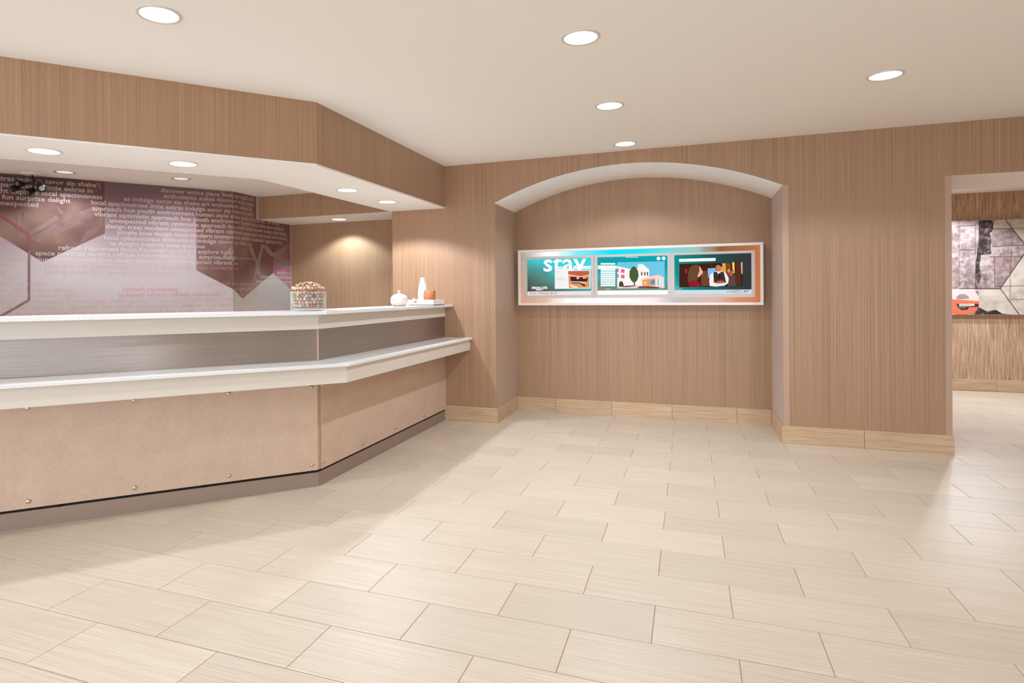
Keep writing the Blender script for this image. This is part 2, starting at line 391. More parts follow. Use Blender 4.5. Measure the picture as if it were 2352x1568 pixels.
for part in ('right', 'left'):
    P.append(strip('steel_band', -0.008, -0.014, 0.8802, 1.105, M_STEEL, 48.3, part=part, gap=0.002, L=4.2))
    P[-1]['label'] = 'brushed stainless steel band'
_, cs, _ = cpath(-0.006, 48.3)
P.append(prism('corner_strip', [(cs.x + .0015, cs.y + .006), (cs.x + .001, cs.y - .001), (cs.x - .006, cs.y - .006), (cs.x - .006, cs.y + .004)], 0.881, 1.10, M_TRIM))
P.append(strip('upper_apron', 0.0, -0.02, 1.10, 1.203, M_WHITE, 49.0, bev=0.0015, L=4.25))
P.append(strip('lower_apron', 0.275, 0.255, 0.75, 0.860, M_WHITE, 49.3, C=(-2.452, 3.70), bev=0.0015, L=4.4))
P.append(strip('shelf_support', 0.255, -0.045, 0.842, 0.860, M_WHITE, 49.3, C=(-2.452, 3.70), L=4.4))
adopt(desk, *P)
tag(strip('countertop', 0.085, -0.32, 1.2035, 1.2275, M_SLAB, 49.0, bev=0.002, L=4.3), 'upper white countertop slab carrying the candy bowl and vases', 'countertop')
adopt(desk, strip('ledge', 0.302, -0.012, 0.8605, 0.880, M_SLAB, 49.3, C=(-2.452, 3.70), bev=0.002, L=4.45))

# ------------------------------------------------------------------ downlights
M_RING = mat('downlight_trim', srgb(222, 212, 204), 0.4)
M_LENS = emit('downlight_lens', (1.0, 0.98, 0.95, 1), 2.2)
M_LENSD = emit('dim_downlight_lens', (1.0, 0.94, 0.89, 1), 0.78)
M_REFL = mat('downlight_reflector', srgb(215, 205, 195), 0.18, 0.85)
def downlight(x, y, z, r, power, lens, label, group, size=138, blend=0.28, open_can=False, col=LAMP_COL):
    t = thing('downlight', (x, y, z), label, 'ceiling light', group)
    ri = r * 0.86
    v, f = lathe_vf([(r, 0.0), (r, -0.004), (r * 0.97, -0.007), (ri, -0.006), (ri - 0.003, 0.0)], 40)
    recalc(obj('trim_ring', v, f, M_RING, t, True))
    if open_can:
        v, f = lathe_vf([(ri, -0.005), (ri * 0.98, -0.003), (ri * 0.9, -0.002), (ri * 0.84, -0.0015)], 40)
        obj('reflector', v, f, M_REFL, t, True)
        v, f = lathe_vf([(ri * 0.84, -0.0015), (ri * 0.3, -0.002)], 40); n = len(v); f.append(tuple(range(n - 40, n)))
        obj('lens', v, f, lens, t)
    else:
        v, f = lathe_vf([(ri, -0.005), (ri * 0.5, -0.004)], 40); n = len(v); f.append(tuple(range(n - 40, n)))
        obj('lens', v, f, lens, t)
    if power:
        L = bpy.data.lights.new('downlight_beam', 'SPOT'); L.energy = power; L.color = col; L.spot_size = math.radians(size); L.spot_blend = blend; L.shadow_soft_size = 0.05
        lo = bpy.data.objects.new('downlight_beam', L); COL.objects.link(lo); lo.location = (0, 0, -0.02); lo.parent = t
for x, y, lab in ((-2.373, 2.30, 'lobby ceiling downlight nearest the angled side of the desk, at top left'), (-0.527, 3.33, 'nearest lobby downlight of the row leading to the arched niche'),
                  (-0.528, 4.62, 'middle lobby downlight of the row leading to the arched niche'), (-0.530, 5.85, 'farthest lobby downlight, just above the arched niche'),
                  (1.169, 4.633, 'lobby downlight by itself toward the right doorway')):
    downlight(x, y, CZ, 0.102, P_MAIN, M_LENS, lab, 'lobby ceiling downlights')
for x, y in ((-0.53, 2.03), (-0.53, 0.73), (-2.4, 0.6), (1.17, 2.9), (1.17, 1.2), (1.17, -0.6), (-0.53, -0.9), (2.9, 3.8), (2.9, 2.0), (2.9, 0.2), (-2.4, -1.2), (-4.3, -1.2)):
    downlight(x, y, CZ, 0.102, P_BACK, M_LENS, 'lobby downlight behind the viewer outside the picture', 'lobby downlights behind the viewer')
for x, y, lab in ((-3.747, 2.718, 'leftmost downlight in the white soffit over the desk'), (-3.245, 3.340, 'second soffit downlight from the left, over the angled desk side'),
                  (-2.765, 4.722, 'third soffit downlight, just past the bend toward the wall'), (-2.758, 5.472, 'soffit downlight closest to the brown feature wall')):
    downlight(x, y, SZ, 0.100, P_SOFFIT * (2.2 if y > 5 else 1.0), M_LENS, lab, 'soffit downlights over the desk')
for x, y in ((-4.75, 1.55), (-5.6, 0.5)):
    downlight(x, y, SZ, 0.100, P_SOFFIT, M_LENS, 'soffit downlight beyond the left picture edge', 'soffit downlights out of view')
for x, y, lab in ((-5.50, 4.19, 'left dim downlight in the office ceiling before the mural'), (-4.76, 4.87, 'right dim downlight in the office ceiling before the mural')):
    downlight(x, y, IZ, 0.097, P_INNER, M_LENSD, lab, 'office ceiling downlights', open_can=True, size=160, blend=0.9)
downlight(-3.925, 6.50, SZ, 0.098, P_ALCOVE, M_LENS, 'small downlight in the alcove ceiling behind the desk', 'alcove downlight', size=130, blend=0.35, col=(0.82, 1.02, 1.14))
downlight(2.985, 8.62, HZ, 0.10, P_HALL, M_LENSD, 'downlight in the hall ceiling seen through the doorway', 'hall downlight', open_can=True)
downlight(3.1, 9.35, HZ, 0.10, P_HALL, M_LENS, 'hall downlight hidden above the picture', 'hall downlights out of view')

# ------------------------------------------------------------------ text helper
def text_mesh(body, size, bold=0.0, xs_=1.0, width=None, align='LEFT'):
    cu = bpy.data.curves.new('lettering', 'FONT'); cu.body = body; cu.size = size; cu.offset = bold * size; cu.resolution_u = 2; cu.align_x = align
    o = bpy.data.objects.new('tmp', cu); COL.objects.link(o)
    bpy.context.view_layer.update()
    me = bpy.data.meshes.new_from_object(o.evaluated_get(bpy.context.evaluated_depsgraph_get()))
    bpy.data.objects.remove(o); bpy.data.curves.remove(cu)
    pts = [(v.co.x, v.co.y) for v in me.vertices]; fs = [tuple(p.vertices) for p in me.polygons]
    bpy.data.meshes.remove(me)
    if width and pts:
        x0 = min(p[0] for p in pts); x1 = max(p[0] for p in pts); xs_ = width / (x1 - x0)
    return [(x * xs_, y) for x, y in pts], fs

# ------------------------------------------------------------------ mural
mural = thing('mural', (MC.x, MC.y, 0), 'printed word mural with mauve hexagons on the office wall behind the desk', 'mural')
def mp(s, z, d=0.0):                     # mural coordinates: s > 0 along the angled wall, s < 0 along the alcove side
    if s >= 0: n = Vector((-MU.y, MU.x)); q = MC + MU * s + n * d; return Vector((q.x + (d if s == 0 else 0) * 0, q.y, z))
    return Vector((MC.x + d, MC.y - s, z))
def m1(x, y):                            # picture point on the angled mural wall -> (s, z)
    r = ray(x, y); n = Vector((MU.y, -MU.x)); t = (n.dot(MC)) / (n.x * r.x + n.y * r.y)
    p = Vector((0, 0, CAM_H)) + r * t; return ((Vector((p.x, p.y)) - MC).dot(MU), p.z)
def m2(x, y): p = onX(x, y, MC.x); return (-(p.y - MC.y), p.z)
mm = mat('mural_print', srgb(190, 170, 172), 0.6, spec=0.3); k = N(mm); X, Y, Z = k.sep(k.pos())
zz = k.math('MULTIPLY_ADD', Z, 1 / 1.5, -1.0 / 1.5)      # 1.0 m..2.5 m
nz = k.noise(k.pos(), 1.1, 2); zz = k.math('ADD', zz, k.math('MULTIPLY_ADD', nz, 0.30, -0.15))
k.base(k.ramp(zz, [(0.0, srgb(200, 190, 186)), (0.3, srgb(204, 192, 193)), (0.46, srgb(192, 178, 176)), (0.62, srgb(170, 148, 150)), (0.80, srgb(140, 114, 115)), (1.0, srgb(118, 92, 93))]))
o = obj('print_panel', [mp(0.0, 0.0, .004), mp(4.4, 0, .004), mp(4.4, IZ, .004), mp(0.0, IZ, .004)], [(0, 1, 2, 3)], mm); adopt(mural, o)
mm2 = mat('mural_print_grey', srgb(186, 178, 174), 0.35, spec=0.4)
o = obj('print_panel', [(MC.x + .004, MC.y + .001, 0), (MC.x + .004, AY - .001, 0), (MC.x + .004, AY - .001, IZ), (MC.x + .004, MC.y + .001, IZ)], [(0, 1, 2, 3)], mm2); adopt(mural, o)
o = obj('edge_trim', [(MC.x + .002, AY - .008, 0), (MC.x + .010, AY - .008, 0), (MC.x + .010, AY - .001, 0), (MC.x + .002, AY - .001, 0), (MC.x + .002, AY - .008, SZ), (MC.x + .010, AY - .008, SZ), (MC.x + .010, AY - .001, SZ), (MC.x + .002, AY - .001, SZ)], BF, M_TRIM); adopt(mural, o)
def mpoly(name, pts, m, d): 
    o = obj(name, [mp(s, z, d) for s, z in pts], [tuple(range(len(pts)))], m); adopt(mural, o); return o
def blotch(name, a, b_, c, sc=2.2):
    m = mat(name, b_, 0.6, spec=0.3); k = N(m); f = k.noise(k.pos(), sc, 3, 0.55); k.base(k.ramp(f, [(0.3, a), (0.5, b_), (0.72, c)])); return m
M_HEX = blotch('mural_brown', srgb(88, 56, 52), srgb(104, 70, 65), srgb(138, 108, 92), 1.8)
M_HEX2 = blotch('mural_brown_right', srgb(104, 68, 64), srgb(124, 88, 82), srgb(150, 118, 110), 1.8)
M_MAG = blotch('mural_magenta', srgb(146, 88, 98), srgb(160, 106, 116), srgb(178, 130, 138), 4)
M_BLADE = blotch('mural_blade', srgb(112, 82, 76), srgb(126, 96, 89), srgb(140, 112, 104), 5)
M_BRANCH = blotch('mural_branch', srgb(134, 112, 104), srgb(146, 126, 118), srgb(160, 142, 134), 5)
M_LINE = mat('mural_line', srgb(136, 100, 94), 0.5); M_LINER = mat('mural_line_red', srgb(136, 66, 70), 0.5)
# left brown hexagon (bottom vertex, vertical right side), clipped by the ceiling
a, b_, c = m1(241, 536), m1(97.6, 601.6), m1(0, 541.9)
dz = (c[1] - b_[1]) / (c[0] - b_[0]); sl = 2 * b_[0] - a[0]
mpoly('hexagon_print', [(a[0], IZ - .002), (a[0], a[1]), b_, (sl, b_[1] + dz * (sl - b_[0])), (sl, IZ - .002)], M_HEX, .0045)
# blades of grass
LF = [.0051]
for pts in ([(388, 770), (560, 690), (900, 540), (1045, 440), (960, 400), (700, 500), (520, 600), (300, 740)], [(790, 790), (860, 660), (1010, 560), (1040, 590), (900, 720)],
            [(160, 775), (330, 640), (560, 500), (600, 540), (400, 650)], [(960, 175), (1010, 260), (1000, 175)], [(560, 390), (640, 480), (600, 480)], [(215, 430), (240, 430), (250, 640), (215, 660)], [(150, 540), (175, 500), (190, 700), (160, 690)]):
    LF[0] += .0001; mpoly('leaf_print', [m1(x / 4.355, 380 + y / 4.355) for x, y in pts], M_BLADE, LF[0])
# right brown hexagon wrapping the corner
q = lambda x, y: (360 + x / 4.9, 400 + y / 4.9)
cz_ = m1(534, 662)[1]
mpoly('hexagon_print', [(0.0, IZ - .002), (0.0, m2(534, 664)[1]), m1(*q(445, 1080)), m1(*q(445, 425)), (0.012, m1(*q(850, 205))[1])], M_HEX2, .0045)
s967, z967 = m2(*q(965, 1400)); tipL = m2(*q(1305, 1110)); tipR = m2(*q(1503, 1290))
mpoly('hexagon_print', [(-.004, m2(534, 664)[1]), (s967, z967), tipL, tipR, (tipR[0], SZ - .002), (m2(588, 500)[0], SZ - .002), (m2(588, 500)[0], IZ - .002), (-.004, IZ - .002)], M_HEX2, .0045)
mpoly('hexagon_print', [tipL, tipR, (tipR[0], m2(*q(1505, 780))[1]), (tipR[0] + .02, m2(*q(1500, 790))[1]), m2(*q(1305, 955))], M_MAG, .0050)
for pts in ([(1050, 1290), (1095, 1130), (1110, 1000), (1050, 880), (1030, 800), (1060, 800), (1125, 960), (1160, 860), (1170, 790), (1205, 790), (1160, 1000), (1150, 1080), (1200, 1180), (1170, 1170), (1120, 1120), (1090, 1280)],
            [(1160, 790), (1230, 800), (1310, 890), (1480, 780), (1490, 820), (1340, 940), (1290, 930)], [(880, 960), (960, 930), (1130, 950), (1120, 970), (970, 960)], [(1330, 970), (1400, 930), (1480, 1010), (1430, 1060), (1370, 1030)]):
    LF[0] += .0001; mpoly('branch_print', [m2(*q(x, y)) for x, y in pts], M_BRANCH, LF[0])
mpoly('branch_print', [m1(*q(x, y)) for x, y in [(700, 980), (760, 900), (845, 800), (848, 840), (780, 930)]], M_BRANCH, .0064)
def mline(p0, p1, wd, m):
    a = Vector(p0); b = Vector(p1); d = (b - a).normalized(); n = Vector((-d.y, d.x)) * wd / 2
    mpoly('outline_print', [tuple(a + n), tuple(b + n), tuple(b - n), tuple(a - n)], m, .0066)
A_, B_, C_, D_ = m1(0, 493.7), m1(66.6, 538.4), m1(66.6, 688.8), m1(0, 726.7)
mline(A_, B_, .022, M_LINER); mline(B_, (B_[0], B_[1] - .16), .020, M_LINER); mline((B_[0], B_[1] - .16), C_, .020, M_LINE); mline(C_, D_, .020, M_LINE)
A2 = (2 * B_[0] * 0 + 2.9, A_[1] + (A_[1] - B_[1]) / (A_[0] - B_[0]) * (2.9 - A_[0])); mline(A_, A2, .022, M_LINER)
# words
T_HI = alpha_mat('mural_text_light', srgb(236, 214, 206), 0.52)
T_MID = alpha_mat('mural_text_pale', srgb(240, 228, 220), 0.40)
T_LOW = alpha_mat('mural_text_blush', srgb(236, 186, 176), 0.28)
T_PINK = alpha_mat('mural_text_pink', srgb(236, 160, 172), 0.38)
FS = 0.0635
ref, _ = text_mesh('approach hue youth environment human style s', FS, 0.020)
XSC = 1.377 / (max(p[0] for p in ref) - min(p[0] for p in ref))
def row(kz): return 2.453 - 0.0586 * (kz - 1)
def words(s0, kz, body, m, z=None, k2=0.84, smin=None, pre=''):
    pts, fs = text_mesh(pre + body, FS, 0.020, XSC)
    if pre:
        p2, _ = text_mesh(body, FS, 0.020, XSC); s0 += max(p[0] for p in pts) - max(p[0] for p in p2)
    z0 = row(kz) if z is None else z; vv = []
    smin = -(AY - MC.y - .012) if smin is None else smin
    zs = []
    for x, y in pts:
        s = s0 - x
        if s < 0: s *= k2
        zs.append((s, z0 + y)); vv.append(mp(s, z0 + y, .0070))
    top = lambda s: (IZ if s > -0.40 else SZ) - .003
    fs = [p for p in fs if all(zs[i][0] > smin and zs[i][1] < top(zs[i][0]) for i in p)]
    if not fs: return
    o = obj('lettering', vv, fs, m); adopt(mural, o)
words(0.36, 0, 'ment pleasure more springhill', T_HI)
words(0.743, 1, 'discover entice place lively springhill mix', T_HI)
words(0.713, 2, 'enthusiastic suites discover entice place', T_HI)
words(1.088, 3, 'as indulge savor sip shake art enthusiastic suites dis', T_HI)
words(1.384, 4, 'local spaciousness little extras indulge savor sip shake art enth', T_HI)
words(1.377, 5, 'approach hue youth environment human style shake space polished service refresh', T_HI)
words(1.355, 6, 'vibrant optimistic approach hue youth environment human style shake space polished', T_HI)
words(1.219, 7, 'unexpected vibrant optimistic approach hue youth environment human style shake', T_HI)
words(1.258, 8, 'design treat modern unexpected vibrant optimistic approach hue youth environment', T_HI)
words(1.153, 9, 'simple love design treat modern unexpected vibrant optimistic approach hue', T_HI)
words(1.272, 10, 'local spaciousness little extras indulge savor sip shake art', T_MID)
words(1.227, 11, 'se delight explore local spacious', T_MID)
words(1.670, 12, 'refresh rejuvenate focus fun surprise delight explore local', T_MID)
words(1.856, 13, 'space polished service refresh rejuvenate focus fun surprise delight', T_MID)
words(1.844, 14, 'sure more simple love design treat modern unexpected vibrant op', T_MID)
words(1.788, 15, 'springhill mix pleasure more simple love design treat modern une', T_LOW)
words(1.788, 16, 'smiling place lively springhill mix pleasure', T_LOW)
words(0.288, 18, 'springhill mix pleasure more', T_LOW)
words(-0.02, 19, 'delight explore', T_LOW, k2=0.9); words(-0.10, 20, 'fun surprise', T_LOW, k2=0.95)
words(2.125, 1, 'tras indulge savor sip shake', T_HI, pre='little ex')
words(2.125, 2, 'paciousness little extras in', T_HI, pre='local s')
words(2.125, 3, 'ht explore local spaciousness', T_HI, pre='surprise delig')
words(2.114, 4, 'fun surprise delight', T_HI)
words(2.125, 5, 'nexpected', T_HI, pre='u')
for s_, kz, t, m in ((2.29, 14, 'environment', T_LOW), (2.23, 15, 'space', T_LOW), (2.29, 16, 'smiling', T_LOW), (2.11, 17, 'art', T_LOW), (2.42, 18, 'indulge savor sip shake', T_LOW), (2.26, 19, 'human style shake space', T_LOW),
                     (2.42, 20, 'youth environment human style', T_LOW), (2.17, 21, 'youth environment human style shake space', T_LOW), (2.117, 22, 'vibrant optimistic approach hue youth environment human', T_LOW),
                     (2.117, 23, 'modern unexpected vibrant optimistic approach hue youth', T_LOW), (1.107, 19, 'refresh rejuvenate', T_PINK), (1.149, 20, 'polished service refresh rejuvenate', T_PINK),
                     (0.76, 21, 'space polished service refresh rejuvenate', T_LOW), (0.53, 22, 'human style shake space polished', T_LOW), (0.34, 23, 'youth environment human', T_LOW)):
    words(s_, kz, t, m)
def w2(x, y, body, m):
    s0, z0 = m2(x, y); words(s0 / 0.84 , 0, body, m, z=z0)
w2(658, 617, 'modern', T_MID); w2(634.5, 628.5, 'approach hue', T_MID); w2(596.7, 638.5, 'unexpected vibrant optimistic', T_MID)
w2(586.5, 649, 'design treat modern unexpected', T_MID); w2(655, 659, 'fun treat', T_MID)

# ------------------------------------------------------------------ black ceiling fixture in front of the mural
M_BK = mat('black_metal', srgb(16, 14, 14), 0.35, 0.3); M_LN = mat('lamp_glass', srgb(120, 112, 104), 0.15)
cx_, cy_ = -5.86, 4.13
t = thing('ceiling_spotlight', (cx_, cy_, IZ), 'black multi-head spotlight on white plate below the office ceiling', 'spotlight')
def rel(*p): return [(x, y, z) for x, y, z in p]
lathe('mounting_plate', [(0.001, -.012), (.085, -.010), (.09, -.004), (.09, 0)], (0, 0, 0), M_SOFF, t)
rt = Vector((.935, .354, 0)); fw = Vector((-.354, .935, 0))
def L3(r_, u_, f_=0): return rt * r_ + Vector((0, 0, u_)) + fw * f_
tube('stem', [L3(0, -.01), L3(.01, -.05), L3(.005, -.09)], .007, M_BK, t)
tube('arm', [L3(.03, -.06), L3(.005, -.075), L3(-.05, -.085), L3(-.12, -.10)], .006, M_BK, t)
tube('arm', [L3(.0, -.05), L3(.05, -.075), L3(.11, -.13)], .007, M_BK, t)
def head(c, d, r, ln):
    d = Vector(d).normalized(); c = Vector(c)
    o = tube('lamp_head', [c - d * ln * .5, c - d * ln * .46, c - d * ln * .1, c + d * ln * .42, c + d * ln * .5], [r * .35, r * .7, r * .9, r, r * .96], M_BK, t, 20)
    a = d.orthogonal().normalized(); b = d.cross(a); pts = [c + d * (ln * .502) + (a * math.cos(x) + b * math.sin(x)) * r * .62 for x in [i * math.pi / 8 for i in range(16)]]
    l = obj('lamp_lens', pts, [tuple(range(16))], M_LN, o)
head(L3(.085, -.115, 0), (.75, -.45, -.45), .040, .15)
head(L3(-.115, -.095, 0), (.15, -.95, -.1), .032, .07)
head(L3(-.165, -.135, 0), (-.3, -.8, -.4), .030, .07)
head(L3(-.01, -.165, 0), (-.2, -.8, -.5), .034, .07)
tube('arm', [L3(-.12, -.10), L3(-.165, -.12)], .005, M_BK, t); tube('arm', [L3(.03, -.08), L3(.0, -.14)], .005, M_BK, t)

# ------------------------------------------------------------------ framed screens in the niche
FY = 6.83
def c1(x, y): p = onY(1180 + x / 7.35, 540 + y / 7.35, FY); return p.x, p.z
def c2(x, y): p = onY(1460 + x / 7.35, 540 + y / 7.35, FY); return p.x, p.z
tv = thing('display_wall', (-0.555, FY, 1.2), 'long white framed light box with three screens in the arched niche', 'display')
K = []
OX0, OX1, OZ0, OZ1 = -1.803, 0.696, 1.203, 1.826
M_FR = mat('white_frame', srgb(240, 234, 226), 0.4)
M_BZ = mat('silver_bezel', srgb(206, 199, 194), 0.45)
def frame(name, x0, x1, z0, z1, wd, y0, y1, m):
    v = []
    for y in (y0, y1):
        v += [(x0, y, z0), (x1, y, z0), (x1, y, z1), (x0, y, z1), (x0 + wd, y, z0 + wd), (x1 - wd, y, z0 + wd), (x1 - wd, y, z1 - wd), (x0 + wd, y, z1 - wd)]
    f = []
    for i in range(4):
        j = (i + 1) % 4; f += [(i, j, 4 + j, 4 + i), (8 + i, 12 + i, 12 + j, 8 + j), (i, 8 + i, 8 + j, j), (4 + i, 4 + j, 12 + j, 12 + i)]
    return recalc(obj(name, v, f, m))
K.append(bevel(frame('outer_frame', OX0, OX1, OZ0, OZ1, 0.027, FY, NY - .001, M_FR), .002))
m = M_GLOW = bpy.data.materials.new('backlit_border_print'); m.use_nodes = True; k = N(m); k.n.remove(k.b)
X, Y, Z = k.sep(k.pos()); xx = k.math('MULTIPLY_ADD', X, 1 / 2.5, 1.803 / 2.5)
nz = k.noise(k.pos(), 7, 2); xx = k.math('ADD', xx, k.math('MULTIPLY_ADD', nz, .08, -.04))
top = k.ramp(xx, [(0.0, srgb(150, 130, 110)), (0.06, srgb(200, 190, 180)), (0.16, srgb(250, 250, 250)), (0.26, srgb(120, 225, 240)), (0.40, srgb(20, 215, 235)), (0.55, srgb(40, 215, 230)), (0.66, srgb(120, 205, 205)), (0.76, srgb(150, 190, 180)), (0.84, srgb(140, 90, 60)), (1.0, srgb(185, 110, 70))])
bot = k.ramp(xx, [(0.0, srgb(200, 150, 120)), (0.12, srgb(215, 175, 150)), (0.22, srgb(250, 240, 235)), (0.42, srgb(255, 253, 250)), (0.58, srgb(245, 225, 225)), (0.68, srgb(190, 180, 178)), (0.82, srgb(215, 175, 165)), (0.9, srgb(205, 140, 105)), (1.0, srgb(190, 110, 65))])
zf = k.math('MULTIPLY_ADD', Z, 1 / .35, -1.34 / .35); n_ = k.new('ShaderNodeClamp'); k.put(n_, 0, zf)
cc = k.mix(n_.outputs[0], bot, top); em = k.new('ShaderNodeEmission'); k.l.new(cc, em.inputs[0]); em.inputs[1].default_value = 1.05
k.l.new(em.outputs[0], k.n['Material Output'].inputs[0])
K.append(obj('light_panel', [(OX0 + .02, FY + .03, OZ0 + .02), (OX1 - .02, FY + .03, OZ0 + .02), (OX1 - .02, FY + .03, OZ1 - .02), (OX0 + .02, FY + .03, OZ1 - .02)], [(0, 1, 2, 3)], M_GLOW))
IX0, IX1 = c1(180, 700)[0], c2(2014, 700)[0]; IZ0, IZ1 = 1.283, 1.747
D1, D2 = c1(1358, 700)[0], c2(590, 700)[0]
SC = [(c1(228, 700)[0], c1(1306, 700)[0]), (c1(1414, 700)[0], c2(540, 700)[0]), (c2(654, 700)[0], c2(1956, 700)[0])]
SZ0, SZ1 = 1.317, 1.721
for i, (a, b_) in enumerate(((IX0, D1 - .0012), (D1 + .0012, D2 - .0012), (D2 + .0012, IX1))):
    x0, x1 = SC[i]; y0, y1 = FY - .004, FY + .029
    v = []
    for y in (y0, y1): v += [(a, y, IZ0), (b_, y, IZ0), (b_, y, IZ1), (a, y, IZ1), (x0, y, SZ0), (x1, y, SZ0), (x1, y, SZ1), (x0, y, SZ1)]
    f = []
    for p in range(4):
        j = (p + 1) % 4; f += [(p, j, 4 + j, 4 + p), (8 + p, 12 + p, 12 + j, 8 + j), (p, 8 + p, 8 + j, j), (4 + p, 4 + j, 12 + j, 12 + p)]
    K.append(recalc(obj('screen_bezel', v, f, M_BZ)))
adopt(tv, *K)
LAY = [0]
def scr(i, stops, angle=0.0, nsc=5.0, namp=0.25):   # soft coloured screen backdrop
    m = bpy.data.materials.new('screen_backdrop'); m.use_nodes = True; k = N(m); k.n.remove(k.b)
    X, Y, Z = k.sep(k.pos()); x0, x1 = SC[i]
    u = k.math('MULTIPLY_ADD', X, 1 / (x1 - x0), -x0 / (x1 - x0)); v = k.math('MULTIPLY_ADD', Z, 1 / (SZ1 - SZ0), -SZ0 / (SZ1 - SZ0))
    t = k.math('ADD', k.math('MULTIPLY', u, math.cos(angle)), k.math('MULTIPLY', v, math.sin(angle)))
    t = k.math('ADD', t, k.math('MULTIPLY_ADD', k.noise(k.pos(), nsc, 2), namp, -namp / 2))
    em = k.new('ShaderNodeEmission'); k.l.new(k.ramp(t, stops), em.inputs[0]); em.inputs[1].default_value = 1.0
    k.l.new(em.outputs[0], k.n['Material Output'].inputs[0])
    s = obj('screen', [(x0, FY + .012, SZ0), (x1, FY + .012, SZ0), (x1, FY + .012, SZ1), (x0, FY + .012, SZ1)], [(0, 1, 2, 3)], m); adopt(tv, s); return s
s1 = scr(0, [(0.0, srgb(70, 48, 46)), (0.3, srgb(78, 100, 92)), (0.5, srgb(84, 132, 120)), (0.65, srgb(78, 150, 150)), (0.95, srgb(60, 205, 215))], 0.9)
s2 = scr(1, [(0.0, srgb(150, 130, 66)), (0.25, srgb(84, 140, 128)), (0.5, srgb(60, 170, 175)), (0.75, srgb(20, 150, 150)), (1.0, srgb(16, 160, 170))], 1.5)
s3 = scr(2, [(0.0, srgb(110, 190, 190)), (0.12, srgb(20, 140, 135)), (0.45, srgb(24, 110, 105)), (0.75, srgb(34, 74, 72)), (1.0, srgb(52, 56, 58))], 0.15)
EM = {}
def ec(r, g, b):
    if (r, g, b) not in EM: EM[(r, g, b)] = emit('screen_ink', srgb(r, g, b), 1.0)
    return EM[(r, g, b)]
def lay(par, name, pts, col, cf, d):
    v = [(cf(x, y)[0], FY + .012 - d * .0005, cf(x, y)[1]) for x, y in pts]
    o = obj(name, v, [tuple(range(len(v)))], ec(*col)); o.parent = par; return o
def R(par, name, x0, y0, x1, y1, col, cf, d, sk=0): return lay(par, name, [(x0, y0), (x1, y0 + sk * (x1 - x0)), (x1, y1 + sk * (x1 - x0)), (x0, y1)], col, cf, d)
def stext(par, body, x, y, x2, size, col, cf, d, bold=.01, y2=None):
    a = cf(x, y); b = cf(x2, y if y2 is None else y2); pts, fs = text_mesh(body, size, bold, width=abs(b[0] - a[0])); mx = min(p[0] for p in pts)
    v = [(a[0] + px - mx, FY + .012 - d * .0005, min(a[1] + pz, SZ1)) for px, pz in pts]
    o = obj('lettering', v, fs, ec(*col)); o.parent = par; return o
# screen 1
def zbar(par, i, col, h=.042): x0, x1 = SC[i]; y = FY + .0115; o = obj('status_bar', [(x0, y, SZ0), (x1, y, SZ0), (x1, y, SZ0 + h), (x0, y, SZ0 + h)], [(0, 1, 2, 3)], ec(*col)); o.parent = par
zbar(s1, 0, (232, 218, 212))
stext(s1, '8:54 pm \u2022 Wednesday April 18', 262, 998, 725, .036, (120, 100, 100), c1, 2)
stext(s1, 'stay', 500, 608, 1225, .275, (255, 255, 255), c1, 2, .012)
R(s1, 'banner', 1000, 515, 1304, 572, (215, 240, 240), c1, 1)
R(s1, 'card', 690, 590, 1290, 905, (236, 234, 234), c1, 4, -.01)
R(s1, 'card_heading', 690, 530, 900, 592, (240, 238, 238), c1, 3)
stext(s1, 'by lake', 750, 565, 825, .014, (90, 80, 80), c1, 5)
for y, x1 in ((617, 790), (664, 730), (713, 850), (735, 865), (755, 845)): R(s1, 'text_line', 706, y - 3, x1, y + 4, (205, 200, 200), c1, 5)
lay(s1, 'picture', [(915, 605), (1275, 598), (1275, 888), (930, 890)], (214, 150, 110), c1, 5)
lay(s1, 'picture_shape', [(915, 605), (955, 605), (1250, 600), (1272, 600), (1272, 680), (1120, 700), (920, 660)], (190, 96, 60), c1, 6)
lay(s1, 'picture_shape', [(918, 655), (1120, 690), (1272, 660), (1272, 690), (1120, 712), (920, 690)], (240, 170, 160), c1, 7)
lay(s1, 'picture_shape', [(950, 700), (1250, 705), (1240, 780), (960, 780)], (70, 36, 24), c1, 7)
lay(s1, 'picture_shape', [(1060, 705), (1100, 705), (1100, 740), (1060, 740)], (190, 200, 205), c1, 8)
lay(s1, 'picture_shape', [(1160, 708), (1235, 708), (1230, 730), (1165, 735)], (230, 170, 130), c1, 8)
lay(s1, 'picture_shape', [(960, 785), (1120, 790), (1215, 830), (1190, 870), (1110, 815), (985, 810)], (96, 36, 26), c1, 8)
lay(s1, 'picture_shape', [(960, 778), (1120, 783), (1215, 818), (1210, 830), (1110, 797), (965, 790)], (250, 220, 200), c1, 9)
lay(s1, 'picture_shape', [(950, 830), (1000, 850), (1080, 868), (1070, 885), (990, 880), (950, 850)], (250, 225, 210), c1, 9)
stext(s1, 'SPRINGHILL SUITES', 300, 908, 565, .036, (250, 250, 250), c1, 2, .035)
stext(s1, 'MARRIOTT', 373, 934, 488, .022, (245, 245, 245), c1, 2, .03)
